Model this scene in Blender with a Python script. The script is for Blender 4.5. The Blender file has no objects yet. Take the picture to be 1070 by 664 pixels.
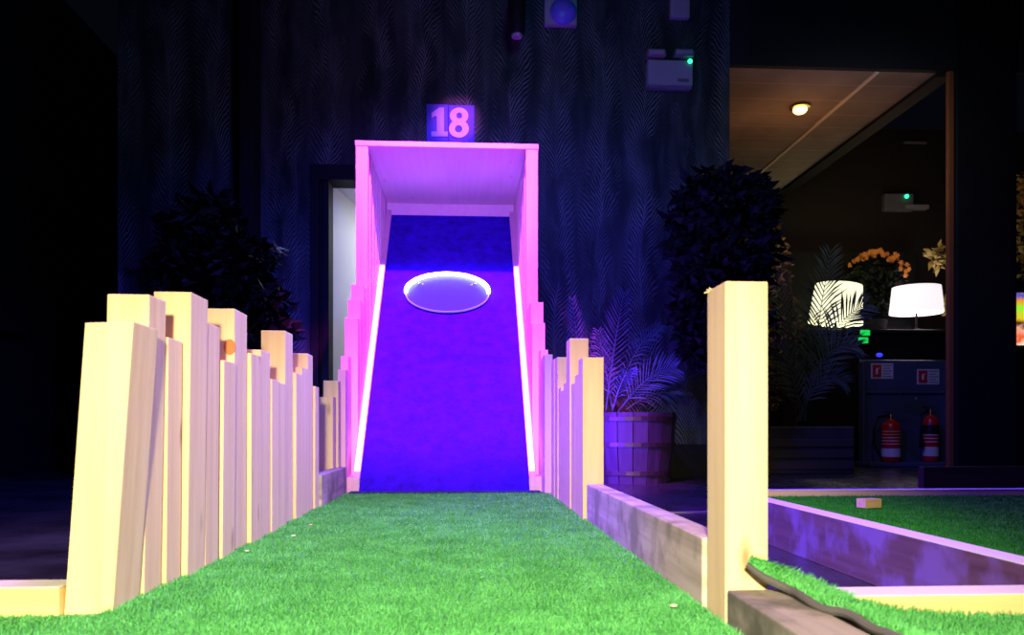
import bpy, bmesh, math, random
import numpy as np
from mathutils import Vector, Matrix
random.seed(7); RNG = np.random.default_rng(5)
S = bpy.context.scene; C = S.collection
TH = math.radians(3.37); H = 0.305; F = 850.0
FL = -0.07            # floor level; the putting lane stands 7 cm above it

# ------------------------------------------------------------------ camera
cd = bpy.data.cameras.new('camera'); cam = bpy.data.objects.new('camera', cd); C.objects.link(cam)
cd.sensor_width = 36; cd.lens = 36*F/1070; cd.shift_y = (447-332)/1070; cd.clip_start = .02
cam.location = (0, 0, H); cam.rotation_euler = (math.pi/2, 0, -TH)
cd.dof.use_dof = True; cd.dof.focus_distance = 3.0; cd.dof.aperture_fstop = 6.3
S.camera = cam
S.view_settings.view_transform = 'Standard'; S.view_settings.look = 'None'
S.view_settings.exposure = 0; S.view_settings.gamma = 1; S.view_settings.use_curve_mapping = False
w = bpy.data.worlds.new('world'); S.world = w; w.use_nodes = True
w.node_tree.nodes['Background'].inputs[0].default_value = (.10, .12, .25, 1)
w.node_tree.nodes['Background'].inputs[1].default_value = .012

# ------------------------------------------------------------------ lights
def light(name, typ, loc, power, col, target=None, **k):
    l = bpy.data.lights.new(name, typ); l.energy = power; l.color = col
    o = bpy.data.objects.new(name, l); C.objects.link(o); o.location = loc
    if target: o.rotation_euler = (Vector(target)-Vector(loc)).to_track_quat('-Z', 'Y').to_euler()
    for a, b in k.items(): setattr(l, a, b)
    return o
light('warm_hall_spot', 'SPOT', (-.12, -.75, .84), 620, (1, .86, .52), (-.05, 1.8, -.58), spot_size=math.radians(64), spot_blend=.55, shadow_soft_size=.08)
light('magenta_stage_spot', 'SPOT', (-.09, 3.1, 3.0), 1350, (.95, .08, 1.0), (-.09, 4.65, 1.0), spot_size=math.radians(50), spot_blend=.5, shadow_soft_size=.04)
light('violet_stage_flood', 'SPOT', (.0, 2.75, 3.05), 400, (.08, .05, 1), (.25, 4.2, 0), spot_size=math.radians(125), spot_blend=.6, shadow_soft_size=.10)
light('violet_fill_spot', 'SPOT', (-1.1, 3.2, 2.7), 1100, (.16, .02, 1), (1.0, 2.9, 0), spot_size=math.radians(50), spot_blend=.7, shadow_soft_size=.06)  # added fill that turns the right-hand kerb violet
light('violet_fill_spot', 'SPOT', (1.3, 3.3, 2.6), 520, (.42, .34, 1), (-.57, 2.3, .25), spot_size=math.radians(44), spot_blend=.8, shadow_soft_size=.10)  # added counterpart fill for the inner sides of the left fence
light('pink_ceiling_lamp', 'SPOT', (.0, 1.6, 3.1), 230, (1, .35, 1), (0, 1.5, 0), spot_size=math.radians(90), spot_blend=.6, shadow_soft_size=.3)
light('sign_fill', 'SPOT', (.5, 3.6, 3.5), 420, (.75, .16, 1), (-.06, 6, 2.55), spot_size=math.radians(9), spot_blend=.8, shadow_soft_size=.03)  # added narrow fill to brighten the number sign
light('tunnel_fill', 'SPOT', (.1, -.3, .25), 1000, (.24, .14, 1), (-.09, 5.3, 1.72), spot_size=math.radians(12), spot_blend=.4, shadow_soft_size=.02)  # added violet fill beside the camera for the upper tunnel
light('blue_floor_uplight', 'POINT', (.58, 4.95, .22), 80, (.10, .03, 1), shadow_soft_size=.03)
light('blue_floor_uplight', 'POINT', (-1.30, 5.35, .18), 60, (.06, .05, 1), shadow_soft_size=.03)
light('teal_wall_wash', 'AREA', (.6, 3.2, 3.3), 11, (.09, .40, 1), (.3, 6, 1.8), size=.6)
light('corridor_lamp', 'AREA', (-.1, 7.0, 2.08), 17, (.97, .98, 1), (-.3, 7.0, 0), size=.8)

# ------------------------------------------------------------------ coordinate helpers
def ray(px): return math.tan(TH+math.atan((px-535)/F))
def at(px, py, Y):
    X = Y*ray(px); yc = X*math.sin(TH)+Y*math.cos(TH)
    return Vector((X, Y, H-(py-447)*yc/F))

# ------------------------------------------------------------------ materials
def mat(name, col=(.5, .5, .5), rough=.6, metal=0, emis=None, es=0, spec=.5, alpha=1):
    m = bpy.data.materials.new(name); m.use_nodes = True
    b = m.node_tree.nodes['Principled BSDF']
    b.inputs['Base Color'].default_value = (*col, 1); b.inputs['Roughness'].default_value = rough
    b.inputs['Metallic'].default_value = metal; b.inputs['Specular IOR Level'].default_value = spec
    b.inputs['Alpha'].default_value = alpha
    if emis: b.inputs['Emission Color'].default_value = (*emis, 1); b.inputs['Emission Strength'].default_value = es
    return m
class NT:
    def __init__(s, m): s.t = m.node_tree; s.b = s.t.nodes['Principled BSDF']
    def n(s, typ, **k):
        o = s.t.nodes.new(typ)
        for a, b in k.items():
            if a[0] == '_': setattr(o, a[1:], b)
        return o
    def l(s, a, b): s.t.links.new(a, b)
    def math(s, op, a, b=None, c=None):
        o = s.t.nodes.new('ShaderNodeMath'); o.operation = op
        for i, v in enumerate((a, b, c)):
            if v is None: continue
            if isinstance(v, (int, float)): o.inputs[i].default_value = v
            else: s.l(v, o.inputs[i])
        return o.outputs[0]
    def ramp(s, fac, stops):
        r = s.t.nodes.new('ShaderNodeValToRGB'); s.l(fac, r.inputs[0])
        e = r.color_ramp.elements
        while len(e) < len(stops): e.new(.5)
        for i, (p, c) in enumerate(stops): e[i].position = p; e[i].color = (*c, 1)
        return r.outputs[0]
    def noise(s, vec, scale, detail=3, rough=.5):
        o = s.t.nodes.new('ShaderNodeTexNoise'); o.inputs['Scale'].default_value = scale
        o.inputs['Detail'].default_value = detail; o.inputs['Roughness'].default_value = rough
        s.l(vec, o.inputs['Vector']); return o.outputs['Fac']
    def mix(s, fac, a, b, mode='MIX'):
        o = s.t.nodes.new('ShaderNodeMix'); o.data_type = 'RGBA'; o.blend_type = mode
        for i, v in ((0, fac), (6, a), (7, b)):
            if isinstance(v, (int, float)): o.inputs[i].default_value = v
            elif isinstance(v, tuple): o.inputs[i].default_value = (*v, 1)
            else: s.l(v, o.inputs[i])
        return o.outputs[2]
    def bump(s, h, strength=.3, dist=.01):
        o = s.t.nodes.new('ShaderNodeBump'); o.inputs['Strength'].default_value = strength
        o.inputs['Distance'].default_value = dist; s.l(h, o.inputs['Height']); s.l(o.outputs[0], s.b.inputs['Normal'])

def wood(name, axis, light_c, dark_c, knot_c, rough=.62, knots=.6, stain_or_tint=None):
    m = mat(name, light_c, rough, spec=.25); n = NT(m)
    tc = n.n('ShaderNodeTexCoord'); oi = n.n('ShaderNodeObjectInfo')
    off = n.n('ShaderNodeVectorMath', _operation='ADD'); n.l(tc.outputs['Object'], off.inputs[0])
    sc = n.math('MULTIPLY', oi.outputs['Random'], 37.0)
    cx = n.n('ShaderNodeCombineXYZ'); [n.l(sc, cx.inputs[i]) for i in range(3)]
    n.l(cx.outputs[0], off.inputs[1])
    mp = n.n('ShaderNodeMapping'); s = [34, 34, 34]; s['XYZ'.index(axis)] = 1.5
    mp.inputs['Scale'].default_value = s; n.l(off.outputs[0], mp.inputs[0])
    g = n.noise(mp.outputs[0], 1.0, 5, .6)
    mk = n.n('ShaderNodeMapping'); s = [9, 9, 9]; s['XYZ'.index(axis)] = 3.2
    mk.inputs['Scale'].default_value = s; n.l(off.outputs[0], mk.inputs[0])
    vo = n.n('ShaderNodeTexVoronoi'); n.l(mk.outputs[0], vo.inputs['Vector']); vo.inputs['Scale'].default_value = 1.0
    k = n.math('SUBTRACT', 1, n.math('SMOOTH_MIN', n.math('MULTIPLY', vo.outputs['Distance'], 7.5), 1, .1))
    sel = n.n('ShaderNodeSeparateColor'); n.l(vo.outputs['Color'], sel.inputs[0])
    k = n.math('MULTIPLY', n.math('MAXIMUM', k, 0), n.math('GREATER_THAN', sel.outputs[0], 1-knots))
    base = n.ramp(g, [(.32, dark_c), (.62, light_c)])
    col = n.mix(k, base, knot_c)
    if stain_or_tint:
        st = n.noise(off.outputs[0], 7, 4, .6)
        f = n.ramp(st, [(.45, (0, 0, 0)), (.62, (1, 1, 1))])
        col = n.mix(f, col, stain_or_tint)
    n.l(col, n.b.inputs['Base Color']); n.bump(g, .25, .003)
    return m
M = {}
PL, PD, PK = (.84, .67, .40), (.74, .55, .30), (.24, .09, .04)
M['pine'] = wood('pine', 'Z', PL, PD, PK)
M['pine_y'] = wood('pine_along', 'Y', PL, PD, PK)
M['pine_x'] = wood('pine_across', 'X', (.80, .62, .30), (.68, .48, .22), PK)
M['weathered'] = wood('weathered_timber', 'Y', (.62, .54, .48), (.42, .35, .30), (.16, .09, .06), .8, .2, (.30, .27, .22))
M['sleeper'] = wood('weathered_sleeper', 'Y', (.30, .28, .24), (.19, .17, .15), (.12, .08, .05), .85, .1, (.11, .115, .09))
M['brownboard'] = wood('light_tinted_board', 'Y', (.13, .07, .11), (.08, .04, .06), (.04, .02, .02), .6, .2, (.17, .10, .32))  # violet blotches in the board colour stand in for violet light
M['whitepaint'] = mat('pale_painted_edge', (.82, .78, .80), .5)
M['slidewood'] = wood('light_tinted_pine', 'Z', (.84, .50, .62), (.78, .44, .56), (.55, .25, .30))  # bare pine; the magenta light is put into its colour as pink
M['slidewood_y'] = wood('light_tinted_pine_y', 'Y', (.84, .50, .64), (.78, .44, .58), (.55, .25, .30))
M['black'] = mat('matt_black', (.006, .006, .007), .7, spec=.2)
M['blackgloss'] = mat('satin_black', (.012, .012, .014), .35)
M['darkmetal'] = mat('dark_metal', (.05, .05, .055), .35, .8)
M['chrome'] = mat('chrome', (.7, .7, .72), .2, 1)
M['brass'] = mat('brass', (.7, .5, .2), .3, 1)
M['white_plastic'] = mat('white_plastic', (.34, .33, .36), .45)
M['greyplastic'] = mat('grey_plastic', (.16, .16, .18), .45)
M['red'] = mat('red_enamel', (.55, .01, .015), .25)
M['labelwhite'] = mat('label_white', (.6, .6, .6), .5)
M['labelred'] = mat('label_red', (.5, .02, .03), .5)
M['labelgrey'] = mat('label_grey', (.12, .12, .13), .5)
M['green_led'] = mat('green_led', (0, .1, .02), .4, emis=(.03, 1, .35), es=3)
M['green_sign'] = mat('green_sign_light', (0, .1, .02), .4, emis=(.01, .75, .10), es=.9)
M['blue_led'] = mat('blue_led', (0, .01, .1), .4, emis=(.03, .03, 1), es=1.6)
M['led_pink'] = mat('led_strip_light', (.8, .6, .8), .4, emis=(1, .26, 1), es=3.6)
M['led_blue'] = mat('led_ring_light', (.5, .6, .9), .4, emis=(.45, .5, 1), es=24)
M['shade_warm'] = mat('lit_shade_warm', (.8, .8, .6), .6, emis=(1, .97, .62), es=1.25)
M['shade_cool'] = mat('lit_shade_cool', (.8, .75, .8), .6, emis=(1, .90, .93), es=1.0)
M['bulb'] = mat('amber_bulb', (.8, .4, .1), .4, emis=(1, .50, .14), es=7)
M['slate'] = mat('slate_blue_panel', (.055, .07, .13), .3)
M['disc'] = mat('frosted_disc', (.015, .05, .50), .5)
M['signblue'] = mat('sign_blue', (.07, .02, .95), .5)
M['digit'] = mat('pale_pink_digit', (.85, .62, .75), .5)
M['orange_flower'] = mat('orange_petal', (.60, .22, .03), .6)
M['leaf_dark'] = mat('leaf_dark', (.005, .009, .004), .6, spec=.2)
M['leaf_palm'] = mat('leaf_palm', (.08, .10, .05), .6, spec=.25)
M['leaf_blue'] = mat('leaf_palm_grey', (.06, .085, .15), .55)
M['leaf_lit'] = mat('leaf_lit', (.60, .75, .30), .5)  # bright leaf colour standing for light on the branch tips
M['leaf_gold'] = mat('leaf_gold', (.42, .32, .08), .6)
M['stem'] = mat('brown_stem', (.03, .02, .012), .8)
M['soil'] = mat('soil', (.01, .008, .006), 1)
M['corridor'] = mat('corridor_paint', (.62, .62, .63), .6)
M['corridor_top'] = mat('corridor_ceiling_paint', (.9, .9, .9), .6)
M['backing'] = mat('turf_backing', (.075, .075, .078), .9)
M['offcut'] = M['pine_x']

def wallpaper():
    m = mat('fern_wallpaper', (.02, .02, .04), .55, spec=.3); n = NT(m)
    g = n.n('ShaderNodeNewGeometry'); nz = n.n('ShaderNodeTexNoise'); nz.inputs['Scale'].default_value = 1.6
    n.l(g.outputs['Position'], nz.inputs['Vector'])
    sx = n.n('ShaderNodeSeparateXYZ'); n.l(g.outputs['Position'], sx.inputs[0])
    x, z = n.math('ADD', sx.outputs[0], sx.outputs[1]), sx.outputs[2]
    def layer(period, freq, slope, shift, seed):
        xs = n.math('ADD', n.math('MULTIPLY', n.math('ADD', x, shift), 1/period), n.math('MULTIPLY', nz.outputs['Fac'], .55))
        u = n.math('SUBTRACT', n.math('FRACT', xs), .5)
        a = n.math('MULTIPLY', n.math('ABSOLUTE', u), period)
        # leaflets curve upward away from the rib
        ph = n.math('SUBTRACT', n.math('MULTIPLY', z, freq), n.math('MULTIPLY', n.math('POWER', a, .72), slope*freq))
        cx = n.n('ShaderNodeCombineXYZ'); n.l(xs, cx.inputs[0]); n.l(z, cx.inputs[2]); cx.inputs[1].default_value = seed
        n3 = n.noise(cx.outputs[0], 5, 2)
        ph = n.math('ADD', ph, n.math('MULTIPLY', n3, 2.2))
        st = n.math('POWER', n.math('MULTIPLY', n.math('ADD', n.math('SINE', n.math('MULTIPLY', ph, 6.283)), 1), .5), 5)
        rib = n.math('SUBTRACT', 1, n.math('MINIMUM', n.math('MULTIPLY', a, 160), 1))
        ma = n.noise(cx.outputs[0], 2.3, 3, .6)
        mm = n.n('ShaderNodeMapRange'); n.l(ma, mm.inputs[0]); mm.inputs[1].default_value = .42; mm.inputs[2].default_value = .66
        ed = n.math('SUBTRACT', 1, n.math('POWER', n.math('MULTIPLY', n.math('ABSOLUTE', u), 2), 3))
        return n.math('MULTIPLY', n.math('MULTIPLY', n.math('MAXIMUM', st, n.math('MULTIPLY', rib, .5)), mm.outputs[0]), ed)
    l1 = layer(.33, 24, .95, 0, 1.0); l2 = layer(.27, 31, 1.2, .13, 7.3)
    v = n.n('ShaderNodeMapping'); v.inputs['Scale'].default_value = (6, 6, .8); n.l(g.outputs['Position'], v.inputs[0])
    pat = n.noise(v.outputs[0], 1, 3, .55)
    base = n.ramp(pat, [(.36, (.004, .005, .007)), (.5, (.012, .015, .020)), (.66, (.028, .036, .038))])
    c = n.mix(l1, base, (.20, .24, .23)); c = n.mix(l2, c, (.11, .15, .15))
    n.l(c, n.b.inputs['Base Color']); return m
M['wallpaper'] = wallpaper()

def carpet():
    m = mat('blue_ramp_carpet', (.05, .01, .8), .95, spec=.1); n = NT(m)
    g = n.n('ShaderNodeNewGeometry')
    a = n.noise(g.outputs['Position'], 220, 2); b = n.noise(g.outputs['Position'], 14, 4, .65)
    f = n.math('ADD', n.math('MULTIPLY', a, .5), n.math('MULTIPLY', b, .5))
    n.l(n.ramp(f, [(.36, (.018, .003, .20)), (.62, (.042, .004, .62))]), n.b.inputs['Base Color'])
    n.bump(a, .5, .004); return m
M['carpet'] = carpet()

def turfmat(name, c1, c2):
    m = mat(name, c1, .6, spec=.35); n = NT(m); g = n.n('ShaderNodeNewGeometry')
    a = n.noise(g.outputs['Position'], 420, 1); b = n.noise(g.outputs['Position'], 9, 3)
    f = n.math('ADD', n.math('MULTIPLY', a, .65), n.math('MULTIPLY', b, .35))
    n.l(n.ramp(f, [(.36, c1), (.64, c2)]), n.b.inputs['Base Color']); return m
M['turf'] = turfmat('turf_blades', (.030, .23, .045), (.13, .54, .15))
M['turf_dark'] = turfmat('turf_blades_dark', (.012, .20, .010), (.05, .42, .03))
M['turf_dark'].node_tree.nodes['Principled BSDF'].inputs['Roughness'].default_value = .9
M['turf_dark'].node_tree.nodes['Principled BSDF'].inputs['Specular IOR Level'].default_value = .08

def floormat():
    m = mat('dark_floor', (.03, .028, .034), .3, spec=.4); n = NT(m); g = n.n('ShaderNodeNewGeometry')
    a = n.noise(g.outputs['Position'], 3, 5, .6)
    n.l(n.ramp(a, [(.35, (.020, .019, .022)), (.7, (.045, .042, .050))]), n.b.inputs['Base Color'])
    n.l(n.math('ADD', n.math('MULTIPLY', a, .25), .15), n.b.inputs['Roughness']); return m
M['floor'] = floormat()
M['wall_dark'] = mat('near_black_wall', (.012, .013, .014), .75, spec=.2)
M['wall_brown'] = mat('dim_brown_wall', (.030, .026, .022), .7, spec=.2)
def ceilmat():
    m = mat('ceiling_tile', (.26, .22, .18), .8, spec=.2); n = NT(m); g = n.n('ShaderNodeNewGeometry')
    s = n.n('ShaderNodeSeparateXYZ'); n.l(g.outputs['Position'], s.inputs[0])
    fy = n.math('FRACT', n.math('MULTIPLY', s.outputs[1], 1/.30))
    ln = n.math('LESS_THAN', fy, .05)
    a = n.noise(g.outputs['Position'], 2.2, 3)
    b = n.ramp(a, [(.35, (.24, .19, .15)), (.7, (.36, .30, .24))])
    n.l(n.mix(n.math('MULTIPLY', ln, .45), b, (.5, .42, .34)), n.b.inputs['Base Color']); return m
M['ceil'] = ceilmat()

# ------------------------------------------------------------------ object helpers
def obj(name, bm, m, parent=None, origin=None, smooth=False):
    me = bpy.data.meshes.new(name)
    if origin is not None: bmesh.ops.translate(bm, verts=bm.verts, vec=-Vector(origin))
    bmesh.ops.recalc_face_normals(bm, faces=bm.faces)
    bm.to_mesh(me); bm.free()
    for mm in (m if isinstance(m, (list, tuple)) else [m]): me.materials.append(mm)
    if smooth:
        for p in me.polygons: p.use_smooth = True
    o = bpy.data.objects.new(name, me); C.objects.link(o)
    if origin is not None: o.location = origin
    if parent:
        o.parent = parent
        w_ = Vector(parent.location)+(Vector(parent.parent.location) if parent.parent else Vector())
        o.location = (Vector(origin) if origin is not None else Vector())-w_
    return o
def thing(name, label, cat, loc, group=None):
    o = bpy.data.objects.new(name, None); C.objects.link(o); o.location = loc; o.empty_display_size = .05
    return tag(o, label, cat, group)
def tag(o, label, cat, group=None, kind=None):
    o['label'] = label; o['category'] = cat
    if group: o['group'] = group
    if kind: o['kind'] = kind
    return o
def struct(name, bm, m):
    o = obj(name, bm, m); o['kind'] = 'structure'; return o
def box(bm, x0, x1, y0, y1, z0, z1, bev=0, mi=0, lean=(0, 0)):
    vs = [bm.verts.new((x+(lean[0] if z == z1 else 0), y+(lean[1] if z == z1 else 0), z)) for z in (z0, z1) for y in (y0, y1) for x in (x0, x1)]
    fs = []
    for q in ((0, 1, 3, 2), (4, 6, 7, 5), (0, 4, 5, 1), (2, 3, 7, 6), (0, 2, 6, 4), (1, 5, 7, 3)):
        f = bm.faces.new([vs[i] for i in q]); f.material_index = mi; fs.append(f)
    if bev:
        bmesh.ops.recalc_face_normals(bm, faces=fs)
        es = list({e for f in fs for e in f.edges})
        bmesh.ops.bevel(bm, geom=es, offset=bev, segments=2, affect='EDGES', profile=.5)
    return vs
def bx(*a, **k): bm = bmesh.new(); box(bm, *a, **k); return bm
def poly(bm, pts, y0, y1, mi=0):
    """prism: outline in x,z extruded along y"""
    a = [bm.verts.new((x, y0, z)) for x, z in pts]; b = [bm.verts.new((x, y1, z)) for x, z in pts]
    n = len(pts); fs = [bm.faces.new(a), bm.faces.new(b[::-1])]
    for i in range(n): fs.append(bm.faces.new((a[i], a[(i+1) % n], b[(i+1) % n], b[i])))
    for f in fs: f.material_index = mi
def polyx(bm, pts, x0, x1, mi=0):
    a = [bm.verts.new((x0, y, z)) for y, z in pts]; b = [bm.verts.new((x1, y, z)) for y, z in pts]
    n = len(pts); fs = [bm.faces.new(a), bm.faces.new(b[::-1])]
    for i in range(n): fs.append(bm.faces.new((a[i], a[(i+1) % n], b[(i+1) % n], b[i])))
    for f in fs: f.material_index = mi
def lathe(bm, c, prof, seg=28, mi=0):
    rings = []
    for r, z in prof:
        rings.append([bm.verts.new((c[0]+r*math.cos(t), c[1]+r*math.sin(t), c[2]+z)) for t in [2*math.pi*i/seg for i in range(seg)]])
    for A, B in zip(rings, rings[1:]):
        for i in range(seg):
            f = bm.faces.new((A[i], A[(i+1) % seg], B[(i+1) % seg], B[i])); f.material_index = mi
    for R_ in (rings[0], rings[-1]):
        f = bm.faces.new(R_); f.material_index = mi
def tube(bm, pts, r, seg=8):
    pts = [Vector(p) for p in pts]; rs = r if isinstance(r, list) else [r]*len(pts); prev = None
    rings = []
    for i, p in enumerate(pts):
        d = (pts[min(i+1, len(pts)-1)]-pts[max(i-1, 0)]).normalized()
        u = d.cross(Vector((0, 0, 1)) if abs(d.z) < .95 else Vector((1, 0, 0))).normalized(); v = d.cross(u)
        rings.append([bm.verts.new(p+(u*math.cos(t)+v*math.sin(t))*rs[i]) for t in [2*math.pi*k/seg for k in range(seg)]])
    for A, B in zip(rings, rings[1:]):
        for i in range(seg): bm.faces.new((A[i], A[(i+1) % seg], B[(i+1) % seg], B[i]))
    bm.faces.new(rings[0]); bm.faces.new(rings[-1][::-1])

# ------------------------------------------------------------------ the setting
WY = 6.0; WL, WR = -2.385, 1.99; DL, DR, DT = -.985, -.20, 2.11
STEP = -1.63       # the left bay of the wallpapered wall stands forward
struct('floor', bx(-3.6, 7.5, -2.5, 9.7, FL-.1, FL), M['floor'])
struct('wall_left', bx(-3.6, -3.45, -2.5, 9.7, FL, 4.0), M['wall_dark'])
struct('wall_back_left', bx(-3.45, -.9, 8.6, 8.75, FL, 4.0), M['wall_dark'])
bm = bmesh.new()
box(bm, WL, STEP, WY-.24, WY+.2, .18, 3.9)
box(bm, STEP, DL-.13, WY, WY+.2, .18, 3.9)
box(bm, DL-.13, DR+.1, WY, WY+.2, DT+.11, 3.9)
box(bm, DR+.1, WR, WY, WY+.2, .18, 3.9)
struct('wall_back', bm, M['wallpaper'])
struct('shade_strip', bx(at(250, 0, WY-.27).x, at(262.5, 0, WY-.27).x, WY-.27, WY-.001, FL, 3.9, bev=.004), M['black'])  # added black strip standing in for shade at the wall step
bm = bmesh.new()
box(bm, WL, STEP, WY-.25, WY+.2, FL, .18); box(bm, STEP, DL-.13, WY-.015, WY+.2, FL, .18); box(bm, DR+.1, WR, WY-.015, WY+.2, FL, .18)
struct('baseboard_back', bm, M['black'])
bm = bmesh.new()
box(bm, DL-.13, DL-.07, WY-.02, WY+.2, FL, DT+.11, bev=.004); box(bm, DL-.07, DL-.045, WY+.02, WY+.2, FL, DT+.04); box(bm, DL-.045, DL, WY, WY+.2, FL, DT+.04, bev=.004)
box(bm, DR, DR+.1, WY-.02, WY+.2, FL, DT+.11); box(bm, DL-.07, DR, WY-.02, WY+.2, DT, DT+.11)
struct('door_1', bm, M['black'])
# corridor behind the doorway
ca = math.radians(11)
bm = bmesh.new(); L = 2.2
p0 = Vector((DL-.0, WY+.2)); p1 = p0+Vector((math.sin(ca), math.cos(ca)))*L
vs = [bm.verts.new(v) for v in ((p0.x, p0.y, FL), (p1.x, p1.y, FL), (p1.x, p1.y, DT+.02), (p0.x, p0.y, DT+.02),
                                (p0.x-.1, p0.y, FL), (p1.x-.1, p1.y, FL), (p1.x-.1, p1.y, DT+.02), (p0.x-.1, p0.y, DT+.02))]
for q in ((0, 1, 2, 3), (7, 6, 5, 4), (3, 2, 6, 7), (0, 4, 5, 1), (1, 5, 6, 2), (0, 3, 7, 4)): bm.faces.new([vs[i] for i in q])
struct('wall_corridor_left', bm, M['corridor'])
struct('wall_corridor_end', bx(-1.1, .45, 8.35, 8.45, FL, 2.4), M['corridor'])
struct('wall_corridor_right', bx(.35, .45, WY+.2, 8.35, FL, 2.4), M['corridor'])
struct('ceiling_corridor', bx(-1.1, .45, WY+.2, 8.35, DT+.02, DT+.1), M['corridor_top'])
# right-hand lobby: bulkhead, low ceiling, column, far walls
struct('trim_1', bx(WR, 7.5, WY, WY+.05, 3.03, 3.9), M['wall_dark'])
struct('ceiling', bx(WR-.1, 3.62, WY+.05, 9.5, 3.03, 3.10), M['ceil'])
struct('trim_2', bx(3.14, 3.17, WY+.05, 9.4, 3.018, 3.032), mat('ceiling_bar', (.75, .62, .45), .5))
struct('trim_3', bx(3.62, 3.75, WY+.05, 9.5, 3.0, 3.9), M['wall_dark'])
struct('wall_far', bx(.45, 7.5, 9.5, 9.65, FL, 3.9), M['wall_brown'])
struct('wall_partition', bx(WR-.2, WR, WY+.2, 9.5, FL, 3.9), M['wall_dark'])
struct('wall_right', bx(7.4, 7.5, -2.5, 9.5, FL, 3.9), M['wall_dark'])
struct('wall_column', bx(3.74, 4.22, WY-.02, WY+.05, FL, 3.9, bev=.01), M['black'])
struct('trim_4', bx(3.69, 3.735, WY+.0, WY+.04, FL, 3.03, bev=.006), mat('amber_wood_trim', (.22, .07, .02), .5))
struct('trim_5', bx(.46, 2.6, 3.50, 3.53, FL, FL+.006), mat('floor_strip', (.25, .2, .25), .4))

# ------------------------------------------------------------------ turf (built blade by blade)
def turf(name, surf_tris, n, m, label, thick=.006, hb=.008):
    """surf_tris: list of 3-point triangles (top face). One object: backing + blades"""
    T = np.array(surf_tris, float)
    e1 = T[:, 1]-T[:, 0]; e2 = T[:, 2]-T[:, 0]; nr = np.cross(e1, e2)
    flip = nr[:, 2] < 0; T[flip] = T[flip][:, [0, 2, 1]]; nr[flip] *= -1
    A = np.linalg.norm(nr, axis=1)/2; nr = nr/(2*A[:, None])
    cen = T.mean(1); dist = np.linalg.norm(cen[:, :2], axis=1)
    wgt = A/np.maximum(dist, .9)**1.6; wgt /= wgt.sum()
    idx = RNG.choice(len(T), n, p=wgt)
    u, v = RNG.random(n), RNG.random(n); f = u+v > 1; u[f] = 1-u[f]; v[f] = 1-v[f]
    P = T[idx, 0]+u[:, None]*(T[idx, 1]-T[idx, 0])+v[:, None]*(T[idx, 2]-T[idx, 0]); N = nr[idx]
    dd = np.maximum(np.linalg.norm(P[:, :2], axis=1), 1)**.5
    ang = RNG.random(n)*2*np.pi; wv = np.stack([np.cos(ang), np.sin(ang), 0*ang], 1)*(.0011*dd)[:, None]
    tip = N*(hb*(.6+.7*RNG.random(n)))[:, None]+np.stack([RNG.normal(0, .0045, n), RNG.normal(0, .0045, n), 0*ang], 1)
    V = np.stack([P-wv, P+wv, P+tip], 1).reshape(-1, 3)
    base_top = T.reshape(-1, 3); base_bot = base_top-np.array([0, 0, thick])
    nb = len(T)
    verts = np.concatenate([base_top, base_bot, V])
    tri = np.arange(len(verts)).reshape(-1, 3); tri[nb:2*nb] = tri[nb:2*nb, ::-1]
    me = bpy.data.meshes.new(name)
    me.vertices.add(len(verts)); me.vertices.foreach_set('co', verts.ravel())
    me.loops.add(tri.size); me.loops.foreach_set('vertex_index', tri.ravel().astype(np.int32))
    me.polygons.add(len(tri)); me.polygons.foreach_set('loop_start', np.arange(0, tri.size, 3, dtype=np.int32))
    me.polygons.foreach_set('loop_total', np.full(len(tri), 3, np.int32))
    mi = np.zeros(len(tri), np.int32); mi[nb:2*nb] = 1; me.polygons.foreach_set('material_index', mi)
    me.materials.append(m); me.materials.append(M['backing']); me.update(calc_edges=True); me.validate()
    o = bpy.data.objects.new(name, me); C.objects.link(o)
    return tag(o, label, 'artificial grass', kind='stuff')
def rect(x0, x1, y0, y1, z, nx, ny, wob=.0):
    tr = []
    def zz(x, y): return z+wob*math.sin(x*9+y*5)*math.cos(y*7)
    for i in range(nx):
        for j in range(ny):
            a = x0+(x1-x0)*i/nx; b = x0+(x1-x0)*(i+1)/nx; c = y0+(y1-y0)*j/ny; d = y0+(y1-y0)*(j+1)/ny
            p = [(a, c, zz(a, c)), (b, c, zz(b, c)), (b, d, zz(b, d)), (a, d, zz(a, d))]
            tr += [(p[0], p[1], p[2]), (p[0], p[2], p[3])]
    return tr
# platform the turf lies on
o = obj('lane_platform', bx(-.62, .41, .5, 3.86, FL, -.008), M['weathered']); o['kind'] = 'structure'
o = obj('lane_platform', bx(-1.9, -.62, .5, 1.44, FL, -.008), M['weathered']); o['kind'] = 'structure'
o = obj('lane_platform', bx(.41, 2.2, .5, 1.34, FL, -.008), M['weathered']); o['kind'] = 'structure'
o = obj('lane_platform', bx(1.03, 4.2, 1.345, 2.75, FL, -.008), M['weathered']); o['kind'] = 'structure'
o = obj('lane_platform', bx(1.13, 4.2, 2.75, 3.62, FL, -.008), M['weathered']); o['kind'] = 'structure'
turf('artificial_turf', rect(-.60, .405, 1.36, 3.83, -.002, 20, 50, .001)+rect(-1.85, .405, .55, 1.36, -.002, 45, 16, .001), 330000, M['turf'], 'bright green artificial turf of the lane running up to the blue slide')
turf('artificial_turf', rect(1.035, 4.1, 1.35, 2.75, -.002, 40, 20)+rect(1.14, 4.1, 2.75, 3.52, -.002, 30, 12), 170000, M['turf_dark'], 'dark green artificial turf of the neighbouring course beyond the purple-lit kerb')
E = [(.438, 1.236, .098), (.462, 1.225, .078), (.498, 1.205, .063), (.492, 1.150, .064), (.497, 1.10, .057), (.516, 1.056, .063), (.514, 1.0, .056), (.519, .95, .060), (.52, .6, .056)]
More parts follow.
